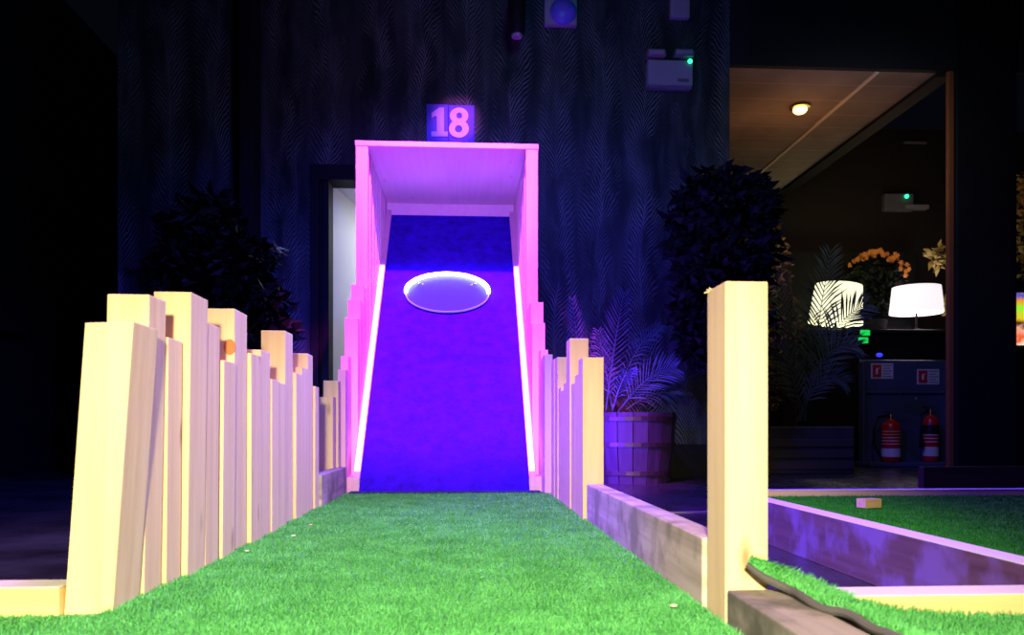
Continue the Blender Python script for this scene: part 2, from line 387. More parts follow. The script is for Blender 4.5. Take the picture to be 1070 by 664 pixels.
R_ = [(.447, 1.245, .104), (.492, 1.250, .090), (.535, 1.325, .068), (.575, 1.285, .050), (.62, 1.255, .030), (.75, 1.248, .004), (1.2, 1.248, .000), (1.9, 1.248, .000), (1.9, .6, 0)]
def resamp(P, k):
    out = []
    for i in range(len(P)-1):
        for j in range(k): t = j/k; out.append(tuple(P[i][q]*(1-t)+P[i+1][q]*t for q in range(3)))
    out.append(P[-1]); return out
def smooth_(P, it=2):
    for _ in range(it):
        Q = [P[0]]
        for a, b in zip(P, P[1:]): Q += [tuple(a[q]*.75+b[q]*.25 for q in range(3)), tuple(a[q]*.25+b[q]*.75 for q in range(3))]
        P = Q+[P[-1]]
    return P
EE, RR = smooth_(E), smooth_(R_); EE, RR = resamp(EE, 2), resamp(RR, 2); NC = 34
grid = []
for a, b in zip(EE, RR):
    row = []; Ld = math.hypot(b[0]-a[0], b[1]-a[1])
    for j in range(NC+1):
        s = (j/NC)**1.8; d = s*Ld; k = max(0, 1-d/.13)
        x, y = a[0]+(b[0]-a[0])*s, a[1]+(b[1]-a[1])*s
        if Ld < .2: z = a[2]+(b[2]-a[2])*s
        else: z = b[2]*s+(a[2])*(k*k*(3-2*k))*(1-s)+.0
        row.append((x, y, z))
    grid.append(row)
tr = []
for r0, r1 in zip(grid, grid[1:]):
    for j in range(NC): tr += [(r0[j], r0[j+1], r1[j+1]), (r0[j], r1[j+1], r1[j])]
turf('artificial_turf', tr, 90000, M['turf'], 'loose green turf with curled-up edge lying against the tall right post', thick=.004, hb=.011)
# grey curled rim of the turf backing
bm = bmesh.new()
rim = [(x-.002, y-.002, z-.005) for x, y, z in EE]
tube(bm, rim, [.0035+.0030*min(1, i_/12) for i_ in range(len(rim))], 8)
obj('turf_edge', bm, M['backing'], [o for o in C.objects if o.name.startswith('artificial_turf')][-1])

# ------------------------------------------------------------------ kerbs and battens
def kerb(name, bm, m, label, origin): o = obj(name, bm, m, None, origin); return tag(o, label, 'timber kerb')
kerb('timber_kerb', bx(.405, .459, 1.366, 2.672, -.008, .117, bev=.003), M['weathered'], 'weathered timber kerb with pinkish top along the right edge of the lane', (.43, 2, -.008))
kerb('timber_sleeper', bx(.412, .500, .5, 1.255, -.008, .050, bev=.003), M['sleeper'], 'flat weathered grey sleeper in front of the tall right post', (.45, .9, -.008))
k_ = kerb('timber_batten', bx(.585, 2.3, 1.258, 1.325, -.008, .036, bev=.002), M['pine_x'], 'yellow pine batten with white top crossing the lower right foreground', (1.2, 1.29, -.008))
obj('painted_top', bx(.584, 2.3, 1.257, 1.326, .0362, .0378), M['whitepaint'], k_)
k_ = kerb('timber_batten', bx(-1.9, -.668, 1.385, 1.45, -.008, .040, bev=.002), M['pine_x'], 'yellow pine batten at the far lower left beside the leaning post', (-1.2, 1.4, -.008))
obj('painted_top', bx(-1.9, -.667, 1.384, 1.451, .0402, .0418), M['whitepaint'], k_)
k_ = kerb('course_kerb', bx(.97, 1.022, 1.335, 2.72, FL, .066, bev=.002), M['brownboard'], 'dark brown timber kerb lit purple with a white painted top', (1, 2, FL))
obj('painted_top', bx(.9695, 1.024, 1.334, 2.721, .0662, .0685), M['whitepaint'], k_)
k_ = kerb('course_kerb', bx(1.14, 4.1, 3.535, 3.60, -.008, .024, bev=.002), M['pine_x'], 'thin pine batten across the far end of the neighbouring green course', (2.5, 3.56, -.008))
obj('painted_top', bx(1.14, 4.1, 3.534, 3.601, .0243, .026), M['whitepaint'], k_)
p = at(965, 512, 4.6)
kerb('course_kerb', bx(p.x, p.x+2.6, 4.6, 4.66, FL, .075, bev=.003), wood('brown_board_x', 'X', (.07, .04, .02), (.04, .02, .012), (.02, .01, .005)), 'brown kerb board in the dark beyond the neighbouring green course', (p.x+1, 4.6, FL))
# far left kerb plank between the fence and the slide
kerb('timber_kerb', bx(-.595, -.545, 3.16, 3.80, -.008, .122, bev=.003), M['weathered'], 'short violet-lit kerb plank between the left fence and the slide', (-.57, 3.4, -.008))
# offcut
o = obj('timber_offcut', bx(-.0375, .0375, -.024, .024, 0, .034, bev=.0015), M['pine_x'])
p = at(908, 535, 2.98); o.location = (p.x, 2.98, .003); o.rotation_euler[2] = .25
tag(o, 'small pine offcut lying on the dark green turf', 'wood block')
for px, py, c, lb in ((324.5, 549.5, (.9, .45, .3), 'tiny orange paper scrap on the turf by the left fence'), (306.5, 561, (.8, .85, .6), 'tiny pale paper scrap on the turf beside the left fence'),
                  (258.5, 577, (.8, .9, .4), 'tiny yellow-green scrap on the turf near the left fence'), (704, 635, (.9, .75, .5), 'tiny tan scrap on the turf near the right kerb')):
    yc = F*(H-.006)/(py-447); Y = yc/(math.cos(TH)+ray(px)*math.sin(TH)); X = Y*ray(px)
    bm = bmesh.new(); pts = [(.006*math.cos(a)*random.uniform(.7, 1.2), .006*math.sin(a)*random.uniform(.7, 1.2)) for a in [i*math.pi/3 for i in range(6)]]
    poly(bm, pts, -.001, .001); bmesh.ops.rotate(bm, verts=bm.verts, cent=(0, 0, 0), matrix=Matrix.Rotation(math.pi/2, 3, 'X'))
    o = obj('paper_scrap', bm, mat('scrap', c, .7)); o.location = (X, Y, .009); tag(o, lb, 'scrap', 'paper scraps on the turf')

# ------------------------------------------------------------------ fence posts
def post(x_in, side, y0, y1, z, label, wd=.073, lean=(0, 0), group='', m='pine', base=-.008, tilt=0):
    """side -1: post stands left of the lane, its inner face at x_in; +1: right"""
    xo = x_in+side*wd; a, b = min(x_in, xo), max(x_in, xo)
    bm = bmesh.new(); box(bm, a, b, y0, y1, base, z, bev=.0018, lean=lean)
    for v in bm.verts:
        if v.co.z > z-.01: v.co.z += random.uniform(-.0006, .0006)+tilt*(v.co.x-x_in)
    o = obj('fence_post', bm, M[m], None, ((a+b)/2, (y0+y1)/2, base))
    return tag(o, label, 'timber post', group)
GL = 'upright pine posts of the left fence'; GR = 'upright pine posts of the right fence'
ordn = ['nearest', 'second', 'third', 'fourth', 'fifth', 'sixth', 'seventh', 'eighth', 'ninth', 'tenth', 'eleventh', 'twelfth', 'thirteenth', 'fourteenth', 'fifteenth']
LP = [  # x_in, y0, y1, top, lean x, look
    (-.588, 1.400, 1.512, .482, .034, 'leaning overexposed pine post nearest the camera in left fence'),
    (-.583, 1.520, 1.604, .548, .010, 'second post from the front in left fence, rising behind the leaning one'),
    (-.576, 1.612, 1.692, .480, .004, 'third post from the front in left fence, short and mostly showing its side'),
    (-.566, 1.702, 1.812, .583, .008, 'fourth post from the front in left fence, tall with a broad yellow face'),
    (-.566, 1.818, 1.912, .535, .004, 'fifth post from the front in left fence, just lower than its tall neighbour'),
    (-.562, 1.930, 2.030, .462, .004, 'sixth post in left fence, low one with a bright yellow face'),
    (-.566, 2.040, 2.155, .598, .002, 'seventh post in left fence, tall one with a big orange knot'),
    (-.556, 2.165, 2.270, .500, .0, 'eighth post in left fence, pale side beside the knotted post'),
    (-.559, 2.280, 2.385, .520, .0, 'ninth post in left fence, brownish top, just before two low posts'),
    (-.556, 2.395, 2.490, .446, .0, 'tenth post in left fence, first of two low ones before a tall post'),
    (-.558, 2.500, 2.600, .441, .0, 'eleventh post in left fence, low and tucked before the tall post'),
    (-.565, 2.610, 2.725, .612, .0, 'twelfth post in left fence, the tallest of its far half'),
    (-.556, 2.735, 2.840, .487, .0, 'thirteenth post in left fence, low with a lilac side'),
    (-.560, 2.850, 2.960, .514, .0, 'fourteenth post in left fence, lilac-sided behind the thirteenth'),
    (-.563, 2.970, 3.070, .572, .0, 'fifteenth post in left fence, tall yellow top near its far end'),
    (-.556, 3.080, 3.160, .459, .0, 'farthest low post of left fence, at the short kerb plank')]
for i, (x, a, b, z, ln, lb) in enumerate(LP):
    post(x, -1, a, b, z, lb, lean=(ln, 0), group=GL, wd=.079 if i == 0 else .075, tilt=.03 if i == 0 else 0)
# big knot end on the seventh post
bm = bmesh.new(); cc = at(240, 363, 2.0395)
for r, mi in ((.017, 0),):
    pts = [(cc.x+r*math.cos(t)*.85, cc.z+r*1.15*math.sin(t)) for t in [k*math.pi/9 for k in range(18)]]; poly(bm, pts, 2.0385, 2.041)
kp = [o for o in C.objects if o.name.startswith('fence_post')][6]
obj('knot', bm, mat('orange_knot', (.60, .20, .04), .6), kp)
post(at(348, 450, 3.66).x, -1, 3.66, 3.74, at(340, 415, 3.66).z, 'lower of two lone pine posts left of the slide foot', wd=.066, group=GL)
post(at(353.5, 450, 3.755).x, -1, 3.755, 3.835, at(345, 398, 3.755).z, 'taller lone pine post rising behind its twin left of slide foot', wd=.068, group=GL)
tall = post(.4115, 1, 1.262, 1.357, .536, 'tall square pine post standing alone at the lane\'s right front', wd=.069, group='lone pine post')
bm = bmesh.new()
for a in range(5):
    x = .414+.004*a; tube(bm, [(x, 1.35, .535), (x-.012+random.uniform(-.004, .004), 1.348, .531+random.uniform(0, .014))], .0012, 5)
obj('splinter', bm, M['pine'], tall)
RP = [
    (.393, 2.680, 2.785, .538, 'nearest post of right fence, broad yellow face behind the kerb'),
    (.396, 2.795, 2.895, .490, 'second post from the near end of right fence, lower with violet side'),
    (.397, 2.905, 3.000, .465, 'third post from the near end of right fence, hidden behind the first two'),
    (.393, 3.010, 3.115, .637, 'tallest pine post of the right fence'),
    (.396, 3.125, 3.225, .480, 'fifth post of right fence, violet side just past the tallest'),
    (.397, 3.235, 3.325, .455, 'sixth post of right fence, low violet side past the tallest'),
    (.398, 3.335, 3.420, .47, 'seventh post of right fence, low one before the pinkish tops'),
    (.395, 3.430, 3.535, .604, 'eighth post of right fence with pinkish wood top'),
    (.393, 3.545, 3.650, .606, 'farthest post of right fence, knotted and next to the pink slide wall')]
for x, a, b, z, lb in RP: post(x, 1, a, b, z, lb, wd=.070, group=GR)

# ------------------------------------------------------------------ the slide
CX = -.091; HI, HO = .4325, .497; RY0, RY1 = 3.85, 5.60; SL = 1.01
sl = thing('slide_tunnel', 'tall pink-lit timber slide with blue carpeted ramp and flat roof below the number sign', 'slide', (CX, 4.7, 0))
sides = {1: [(3.745, 3.845, .643), (3.850, 3.945, .640), (3.95, 4.06, .684), (4.07, 4.15, .83), (4.155, 4.30, .947), (4.31, 4.44, .947)],
         -1: [(3.845, 3.930, .577), (3.94, 4.045, .649), (4.055, 4.145, .846), (4.155, 4.27, .952), (4.28, 4.36, 1.05), (4.37, 4.44, 1.05)]}
for s in (1, -1):
    for j, (a, b, z) in enumerate(sides[s]):
        xo = HO-.004*j*0
        x0, x1 = sorted((CX+s*(HI if b > 4.1 else .463), CX+s*(xo if b > 4.1 else .500)))
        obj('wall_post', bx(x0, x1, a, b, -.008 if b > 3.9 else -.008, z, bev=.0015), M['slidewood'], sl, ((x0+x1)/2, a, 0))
    y = 4.47; gaps = [.075, .055, .06, .02, .05, .006, .04, .006, .006]
    j = 0
    while y < 5.58:
        wdt = .063 if j == 0 else random.choice([.095, .1, .09]); x0, x1 = sorted((CX+s*HI, CX+s*HO))
        top = 1.84
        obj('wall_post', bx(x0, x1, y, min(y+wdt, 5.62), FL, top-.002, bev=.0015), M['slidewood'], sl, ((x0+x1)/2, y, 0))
        y += wdt+gaps[j % 9]; j += 1
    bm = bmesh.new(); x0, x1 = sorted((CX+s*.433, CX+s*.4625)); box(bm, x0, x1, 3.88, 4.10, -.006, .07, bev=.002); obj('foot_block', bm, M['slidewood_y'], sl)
    # horizontal rail closing the upper and lower ends of the gaps, outside
    # stringer and its light strip
    x0, x1 = sorted((CX+s*.402, CX+s*.4322)); t = .055
    pts = [(RY0+.02, 0), (RY0+.10, 0), (RY1, (RY1-RY0)*SL-.10), (RY1, (RY1-RY0)*SL+.035), (RY0+.055, .09), (RY0+.02, .065)]
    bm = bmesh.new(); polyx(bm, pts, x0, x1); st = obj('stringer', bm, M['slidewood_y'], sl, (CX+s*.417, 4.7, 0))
    bm = bmesh.new(); x0, x1 = sorted((CX+s*.404, CX+s*.4315))
    YT = 5.10; polyx(bm, [(RY0+.06, .0957), (YT, .0957+(YT-RY0-.06)*(((RY1-RY0)*SL+.035-.09)/(RY1-RY0-.055))), (YT, .0957+.008+(YT-RY0-.06)*1.02), (RY0+.06, .1045)], x0, x1)
    obj('led_strip', bm, M['led_pink'], sl)
bm = bmesh.new()
polyx(bm, [(3.78, -.001), (RY0, .004), (RY1, (RY1-RY0)*SL), (RY1, (RY1-RY0)*SL-.03), (RY0+.03, -.006), (3.78, -.006)], CX-.402, CX+.402)
obj('ramp_carpet', bm, M['carpet'], sl)
# dark carpet foot
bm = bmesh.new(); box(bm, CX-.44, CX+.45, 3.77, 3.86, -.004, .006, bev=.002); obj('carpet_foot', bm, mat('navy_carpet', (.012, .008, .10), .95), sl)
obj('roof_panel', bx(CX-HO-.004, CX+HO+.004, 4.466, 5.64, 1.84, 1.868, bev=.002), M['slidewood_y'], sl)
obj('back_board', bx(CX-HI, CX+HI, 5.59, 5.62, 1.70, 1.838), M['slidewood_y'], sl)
# lit disc with its ring
tl = math.atan(SL); R0 = .252; dc = at(467.5, 306.5, 4.93)+Vector((0, 0, 0))
disc = thing('light_disc', 'oval violet disc with glowing white-blue rim halfway up the ramp', 'lamp', dc)
def ringpt(r, t, h): 
    return Vector((dc.x+r*math.cos(t), dc.y+.74*r*math.sin(t)*math.cos(tl)-h*math.sin(tl), dc.z+.74*r*math.sin(t)*math.sin(tl)+h*math.cos(tl)))
def slab(r0, r1, t0, t1, h0, h1, n=56):
    bm = bmesh.new(); prev = None; full = abs(t1-t0-2*math.pi) < 1e-6
    ring = []
    for i in range(n+1):
        t = t0+(t1-t0)*i/n
        q = [bm.verts.new(ringpt(r, t, h)) for r, h in ((r0, h0), (r1, h0), (r1, h1), (r0, h1))]
        if prev:
            for k in range(4): bm.faces.new((prev[k], prev[(k+1) % 4], q[(k+1) % 4], q[k]))
        else: first = q
        prev = q
    if not full: bm.faces.new(first); bm.faces.new(prev[::-1])
    else: bmesh.ops.remove_doubles(bm, verts=bm.verts, dist=1e-5)
    return bm
bm = bmesh.new(); vs1 = [bm.verts.new(ringpt(R0-.004, t, -.004)) for t in [2*math.pi*i/56 for i in range(56)]]; vs2 = [bm.verts.new(ringpt(R0-.004, t, .004)) for t in [2*math.pi*i/56 for i in range(56)]]
bm.faces.new(vs1); bm.faces.new(vs2[::-1])
for i in range(56): bm.faces.new((vs1[i], vs1[(i+1) % 56], vs2[(i+1) % 56], vs2[i]))
obj('disc_panel', bm, M['disc'], disc)
obj('rim', slab(R0-.004, R0+.001, 0, 2*math.pi, -.006, .004), mat('pale_rim', (.3, .4, .8), .3, emis=(.5, .4, 1), es=.25), disc)
obj('led_ring', slab(R0-.012, R0+.006, -.05, math.pi+.05, .005, .022), M['led_blue'], disc)
for t, r in ((2.55, .205), (.60, .205)):
    for hh in (0, .035):
        bm = bmesh.new(); c = ringpt(r-hh*.8, t, .009); bmesh.ops.create_icosphere(bm, subdivisions=2, radius=.0065, matrix=Matrix.Translation(c))
        obj('screw', bm, M['chrome'], disc, smooth=True)
# ------------------------------------------------------------------ hole number sign
a = at(445.5, 108.5, WY-.03); b = at(495.5, 148.5, WY-.03)
sg = thing('number_sign', 'square blue hole sign reading 18 above the slide roof', 'sign', ((a.x+b.x)/2, WY, b.z))
mx = at(468.5, 120, WY-.03).x
obj('sign_panel', bx(a.x, mx-.002, WY-.028, WY-.002, b.z, a.z, bev=.003), mat('sign_blue_shaded', (.07, .04, .55), .5), sg)  # shade on the left half is put into this darker blue
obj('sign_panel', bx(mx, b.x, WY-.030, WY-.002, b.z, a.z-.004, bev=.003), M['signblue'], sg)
def P18(px, py): q = at(px, py, WY-.03); return (q.x, q.z)
bm = bmesh.new()
one = [(464, 113), (464, 138), (468, 138), (468, 143), (450.8, 143), (450.8, 138), (456.5, 138), (456.5, 121.5), (451, 124), (451, 118.5), (459, 113)]
poly(bm, [P18(*q) for q in one], WY-.040, WY-.029)
obj('digit_one', bm, mat('shaded_digit', (.50, .38, .72), .5), sg)  # digit colour darkened for the same shade
# digit eight: two stacked rings merged
def ell(cx, cy, rx, ry, n=40): return [(cx+rx*math.cos(2*math.pi*i/n), cy+ry*math.sin(2*math.pi*i/n)) for i in range(n)]
bm = bmesh.new()
def ringprism(co, ci, y0, y1):
    n = len(co); A = [[bm.verts.new((x, y, z)) for x, z in (P18(*q) for q in L)] for y, L in ((y0, co), (y0, ci), (y1, co), (y1, ci))]
    for i in range(n):
        j = (i+1) % n
        bm.faces.new((A[0][i], A[0][j], A[1][j], A[1][i])); bm.faces.new((A[2][i], A[3][i], A[3][j], A[2][j]))
        bm.faces.new((A[0][i], A[2][i], A[2][j], A[0][j])); bm.faces.new((A[1][i], A[1][j], A[3][j], A[3][i]))
ringprism(ell(479.7, 121.4, 9.6, 8.4), ell(479.9, 121.4, 3.0, 3.1), WY-.0405, WY-.031)
ringprism(ell(479.5, 135.0, 10.4, 9.4), ell(479.2, 135.2, 3.9, 3.7), WY-.040, WY-.031)
obj('digit_eight', bm, M['digit'], sg)

# ------------------------------------------------------------------ fittings on the papered wall
def wallbox(x0, y0, x1, y1, d, Y=WY): a = at(x0, y0, Y-d); b = at(x1, y1, Y-d); return a.x, b.x, Y-d, Y-.001, b.z, a.z
x0, x1, ya, yb, z0, z1 = wallbox(677, 62, 724, 92, .07)
em = thing('emergency_light', 'pale emergency light unit with twin lamps and green dot high on papered wall', 'emergency light', ((x0+x1)/2, WY, z0))
obj('housing', bx(x0, x1, ya, yb, z0+.02, z1, bev=.006), M['white_plastic'], em)
obj('lower_edge', bx(x0+.003, x1-.003, ya+.012, yb, z0, z0+.019, bev=.003), M['greyplastic'], em)
q = at(714, 84, ya); obj('badge', bx(q.x-.042, q.x+.042, ya-.002, ya+.001, q.z-.012, q.z+.012), M['labelgrey'], em)
q = at(721, 64.3, ya); bm = bmesh.new(); bmesh.ops.create_icosphere(bm, subdivisions=2, radius=.017, matrix=Matrix.Translation((q.x, ya-.004, q.z))); obj('indicator', bm, M['green_led'], em, smooth=True)
for xa, xb in ((676, 696), (704.5, 725.5)):
    a = at(xa, 51, WY-.09); b = at(xb, 59, WY-.09)
    bm = bmesh.new(); poly(bm, [(a.x, b.z), (b.x, b.z), (b.x-.008, a.z), (a.x+.008, a.z)], WY-.10, WY-.02); bmesh.ops.bevel(bm, geom=list(bm.edges), offset=.004, segments=1, affect='EDGES')
    lh = obj('lamp_head', bm, M['greyplastic'], em); obj('lens', bx(a.x+.014, b.x-.014, WY-.104, WY-.10, b.z+.012, a.z-.012), M['white_plastic'], em)
x0, x1, ya, yb, z0, z1 = wallbox(569, -6, 603, 26, .06)
sp = thing('wall_projector', 'boxy pale fitting with round violet lens at top edge above slide', 'wall lamp', ((x0+x1)/2, WY, z0))
obj('housing', bx(x0, x1, ya, yb, z0, z1, bev=.008), M['white_plastic'], sp)
q = at(587, 12, ya); bm = bmesh.new(); bmesh.ops.create_uvsphere(bm, u_segments=28, v_segments=16, radius=.098, matrix=Matrix.Translation((q.x+.01, ya, q.z))@Matrix.Diagonal((1, .5, 1, 1)))
obj('lens', bm, mat('violet_lens', (.15, .13, .7), .3), sp, smooth=True)
x0, x1, ya, yb, z0, z1 = wallbox(701, -8, 721, 18.5, .05)
bb = thing('junction_box', 'small pale box cut by the photo\'s top edge, right of centre', 'wall box', ((x0+x1)/2, WY, z0))
obj('housing', bx(x0, x1, ya, yb, z0, z1, bev=.005), M['white_plastic'], bb); obj('cover', bx(x0+.015, x1-.015, ya-.004, ya, z0+.015, z1-.01, bev=.001), M['white_plastic'], bb)
q = at(540, 36, WY-.2)
tk = thing('ceiling_spotlight', 'black hanging spotlight with small pale base above the slide', 'spotlight', (q.x, WY-.2, q.z))
bm = bmesh.new(); lathe(bm, (q.x, WY-.2, q.z), [(.045, 0), (.06, .02), (.065, .25), (.03, .30), (.012, .31), (.012, .9)], 20); obj('body', bm, M['black'], tk, smooth=True)
bm = bmesh.new(); lathe(bm, (q.x, WY-.2, q.z-.024), [(.034, 0), (.04, .006), (.04, .02), (.036, .024)], 20); obj('base_cap', bm, M['white_plastic'], tk)

# ------------------------------------------------------------------ plants
def frond(base, tip, sag, n, ll, m, parent, side=None, wdt=.012, name='frond', up=Vector((0, 0, 1)), droop=.25):
    """a palm frond as ONE mesh: rib and two rows of leaflets"""
    base, tip = Vector(base), Vector(tip); bm = bmesh.new()
    pts = []
    for i in range(17):
        t = i/16; p = base.lerp(tip, t); p.z += sag*math.sin(math.pi*t); pts.append(p)
    tube(bm, pts, [.006*(1-t/20) for t in range(17)], 5)
    def P(t): i = min(int(t*16), 15); f = t*16-i; return pts[i].lerp(pts[i+1], f), (pts[i+1]-pts[i]).normalized()
    lat = side or Vector((1, 0, 0))
    for i in range(n):
        t = .18+.82*(i+.5)/n; p, d = P(t)
        s_ = d.cross(lat.cross(d)).normalized() if False else (lat-d*lat.dot(d)).normalized()
        k = math.sin(math.pi*min(1, (t-.05)))**.6*(1-.25*t)
        for s in (1, -1):
            dr = (s_*s*.8+d*(.55+.5*t)+Vector((0, random.uniform(-.25, .25), random.uniform(-.05, .12)))).normalized()
            L = ll*k*random.uniform(.85, 1.1)+.02; wv = d*wdt*.5
            mid = p+dr*L*.5+Vector((0, 0, .02*L)); end = p+dr*L-Vector((0, 0, droop*L))
            nn = dr.cross(d).normalized()*.0012
            a = [bm.verts.new(v) for v in (p-wv*.4, mid-wv, end, mid+wv, p+wv*.4)]
            b = [bm.verts.new(v.co+nn) for v in a]
            bm.faces.new(a); bm.faces.new(b[::-1])
            for q in range(5): bm.faces.new((a[q], b[q], b[(q+1) % 5], a[(q+1) % 5]))
    return obj(name, bm, m, parent)
# wooden tub with palm
bc = Vector((at(660, 470, 5.55).x, 5.55, FL)); tp = thing('potted_palm', 'palm with blue-lit fronds growing in a round wooden tub right of the slide', 'potted plant', bc)
r = .30; hh = at(660, 431, 5.3).z-FL
bm = bmesh.new()
for i in range(18):       # staves
    a0, a1 = 2*math.pi*i/18+.01, 2*math.pi*(i+1)/18-.01; ring = []
    for rr, zz in ((r*.86, 0), (r*.97, hh*.5), (r, hh)):
        ring.append([bm.verts.new((bc.x+q*math.cos(a), bc.y+q*math.sin(a), FL+zz)) for q, a in ((rr, a0), (rr, a1), (rr-.025, a1), (rr-.025, a0))])
    for A, B in zip(ring, ring[1:]):
        for k in range(4): bm.faces.new((A[k], A[(k+1) % 4], B[(k+1) % 4], B[k]))
    bm.faces.new(ring[0]); bm.faces.new(ring[-1][::-1])
obj('tub', bm, wood('tub_wood', 'Z', (.055, .03, .08), (.03, .015, .045), (.03, .012, .012), .5), tp)  # blue-violet light put into the tub's wood colour
for zz, rr in ((.12*hh, r*.895), (.52*hh, r*.985), (.88*hh, r*1.0)):
    bm = bmesh.new(); lathe(bm, (bc.x, bc.y, FL+zz), [(rr-.02, 0), (rr+.004, 0), (rr+.005, .028), (rr-.02, .028)], 36); obj('hoop', bm, mat('dark_hoop', (.06, .03, .05), .4, .5), tp)
bm = bmesh.new(); lathe(bm, (bc.x, bc.y, FL+hh-.05), [(.01, 0), (r*.9, 0), (r*.9, .02), (.01, .025)], 30); obj('soil', bm, M['soil'], tp)
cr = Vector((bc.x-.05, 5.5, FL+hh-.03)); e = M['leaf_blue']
def fr(px, py, Y, b0, sag, n, ll, m, par, **k): frond(b0, at(px, py, Y), sag, n, ll, m, par, **k)
fr(652, 306, 5.35, at(633, 430, 5.45), .05, 20, .17, e, tp, droop=-.05, side=Vector((1, .2, .2)))
fr(706, 385, 5.25, at(645, 432, 5.4), .07, 20, .20, e, tp, side=Vector((.6, 0, -.9)), droop=.05)
fr(598, 312, 5.45, at(610, 430, 5.5), .03, 18, .10, e, tp, droop=-.1)
fr(690, 340, 5.6, at(640, 425, 5.5), .10, 18, .12, e, tp)
fr(625, 345, 5.7, at(640, 430, 5.55), .02, 18, .14, e, tp)
fr(660, 385, 5.2, at(640, 430, 5.4), .05, 14, .10, e, tp)
fr(720, 415, 5.7, at(650, 432, 5.6), .08, 16, .13, e, tp)
bm = bmesh.new(); tube(bm, [(bc.x-.02, 5.52, FL+hh-.05), at(640, 415, 5.48)], [.03, .02], 8); obj('stem', bm, M['stem'], tp)
# second palm in rectangular planter at right
pc = Vector((at(845, 480, 6.6).x, 6.6, FL)); pp = thing('potted_palm', 'dark green palm before the lit lampshade, in a low box planter', 'potted plant', pc)
a = at(803, 446, 6.4); b = at(893, 486, 6.4)
bm = bmesh.new(); box(bm, a.x, b.x, 6.4, 6.85, FL, a.z, bev=.01)
obj('planter', bm, mat('dark_planter', (.035, .028, .028), .6), pp)
bm = bmesh.new()
for i in range(3): box(bm, a.x+.01, b.x-.01, 6.388, 6.4, FL+.04+i*.09, FL+.10+i*.09, bev=.003)
obj('slat', bm, mat('planter_slat', (.05, .035, .03), .6), pp)
lp = M['leaf_palm']
for px, py, Y, sag, n, ll, sd in ((868, 262, 6.3, .06, 26, .34, Vector((1, .1, .1))), (905, 318, 6.2, .22, 24, .30, Vector((.3, 0, -.9))), (815, 300, 6.5, .02, 20, .25, Vector((1, .1, .1))), (896, 362, 6.25, .22, 22, .28, Vector((.2, 0, -.9))),
                          (850, 330, 6.7, .0, 20, .25, Vector((1, 0, 0))), (806, 355, 6.3, .10, 18, .22, Vector((1, 0, 0))), (885, 400, 6.2, .18, 18, .22, Vector((.2, 0, -.9))), (812, 395, 6.6, .12, 16, .2, Vector((1, 0, 0)))):
    frond(at(838+random.uniform(-6, 6), 440, 6.55), at(px, py, Y), sag, n, ll, lp, pp, side=sd, wdt=.022, droop=.1)
# leafy masses
def leaves(name, cen, rad, n, size, m, parent, flat=1):
    bm = bmesh.new()
    for i in range(n):
        while True:
            v = Vector((random.uniform(-1, 1), random.uniform(-1, 1), random.uniform(-1, 1)))
            if v.length < 1: break
        v = v.normalized()*(v.length**.5)
        p = Vector((cen[0]+v.x*rad[0], cen[1]+v.y*rad[1], cen[2]+v.z*rad[2]))
        d = Vector((random.uniform(-1, 1), random.uniform(-1, 1), random.uniform(-.8, .6))).normalized()
        s = d.cross(Vector((random.random(), random.random(), random.random()))).normalized(); L = size*random.uniform(.6, 1.3)
        nn = d.cross(s)*L*.12
        q = [bm.verts.new(x) for x in (p, p+d*L*.45+s*L*.2+nn, p+d*L, p+d*L*.45-s*L*.2+nn)]
        bm.faces.new(q)
        q2 = [bm.verts.new(v_.co-nn*.1) for v_ in q]; bm.faces.new(q2[::-1])
    return obj(name, bm, m, parent)
def tree(label, base, crown, m, name='artificial_tree', cat='artificial tree', trunk_r=.04):
    t = thing(name, label, cat, base)
    bm = bmesh.new(); top = crown[0][0]; tube(bm, [base, Vector(base).lerp(Vector(top), .5)+Vector((.03, 0, 0)), top], [trunk_r, trunk_r*.8, trunk_r*.5], 10); obj('trunk', bm, M['stem'], t)
    for c, r, n, s in crown: leaves('foliage', c, r, n, s, m, t)
    return t
bL = at(215, 480, 5.35)
tL = tree('dark bushy artificial tree on the left before the papered wall', (bL.x, 5.35, FL),
     [(at(215, 270, 5.35), (.30, .22, .42), 900, .12), (at(250, 345, 5.35), (.33, .22, .45), 900, .12), (at(262, 268, 5.3), (.16, .10, .10), 200, .10)], M['leaf_dark'])
leaves('lit_leaf_tip', at(291, 262, 5.25), (.03, .03, .025), 14, .07, M['leaf_lit'], tL)
leaves('lit_leaf_tip', at(268, 271, 5.25), (.04, .03, .02), 8, .06, M['leaf_lit'], tL)
bR = at(752, 480, 5.7)
tree('tall dark artificial tree at the right end of the papered wall', (bR.x, 5.6, FL),
     [(at(755, 245, 5.6), (.38, .25, .48), 1500, .12), (at(750, 330, 5.6), (.30, .22, .42), 1000, .12), (at(790, 215, 5.7), (.12, .15, .22), 200, .1)], M['leaf_dark'])
iv = thing('ivy_column', 'golden-lit trailing ivy column between the dark tree and the lamps', 'artificial plant', (at(815, 450, 7.4).x, 7.4, FL))
bm = bmesh.new(); tube(bm, [(at(822, 470, 7.4).x, 7.4, FL), at(820, 330, 7.4), at(805, 215, 7.4)], [.10, .10, .06], 10); obj('stem', bm, M['stem'], iv)
for px, py, rx, rz in ((795, 235, .14, .22), (808, 280, .16, .3), (818, 340, .15, .35), (815, 400, .15, .3)): leaves('foliage', at(px, py, 7.4), (rx, .12, rz), 500, .06, M['leaf_gold'], iv)

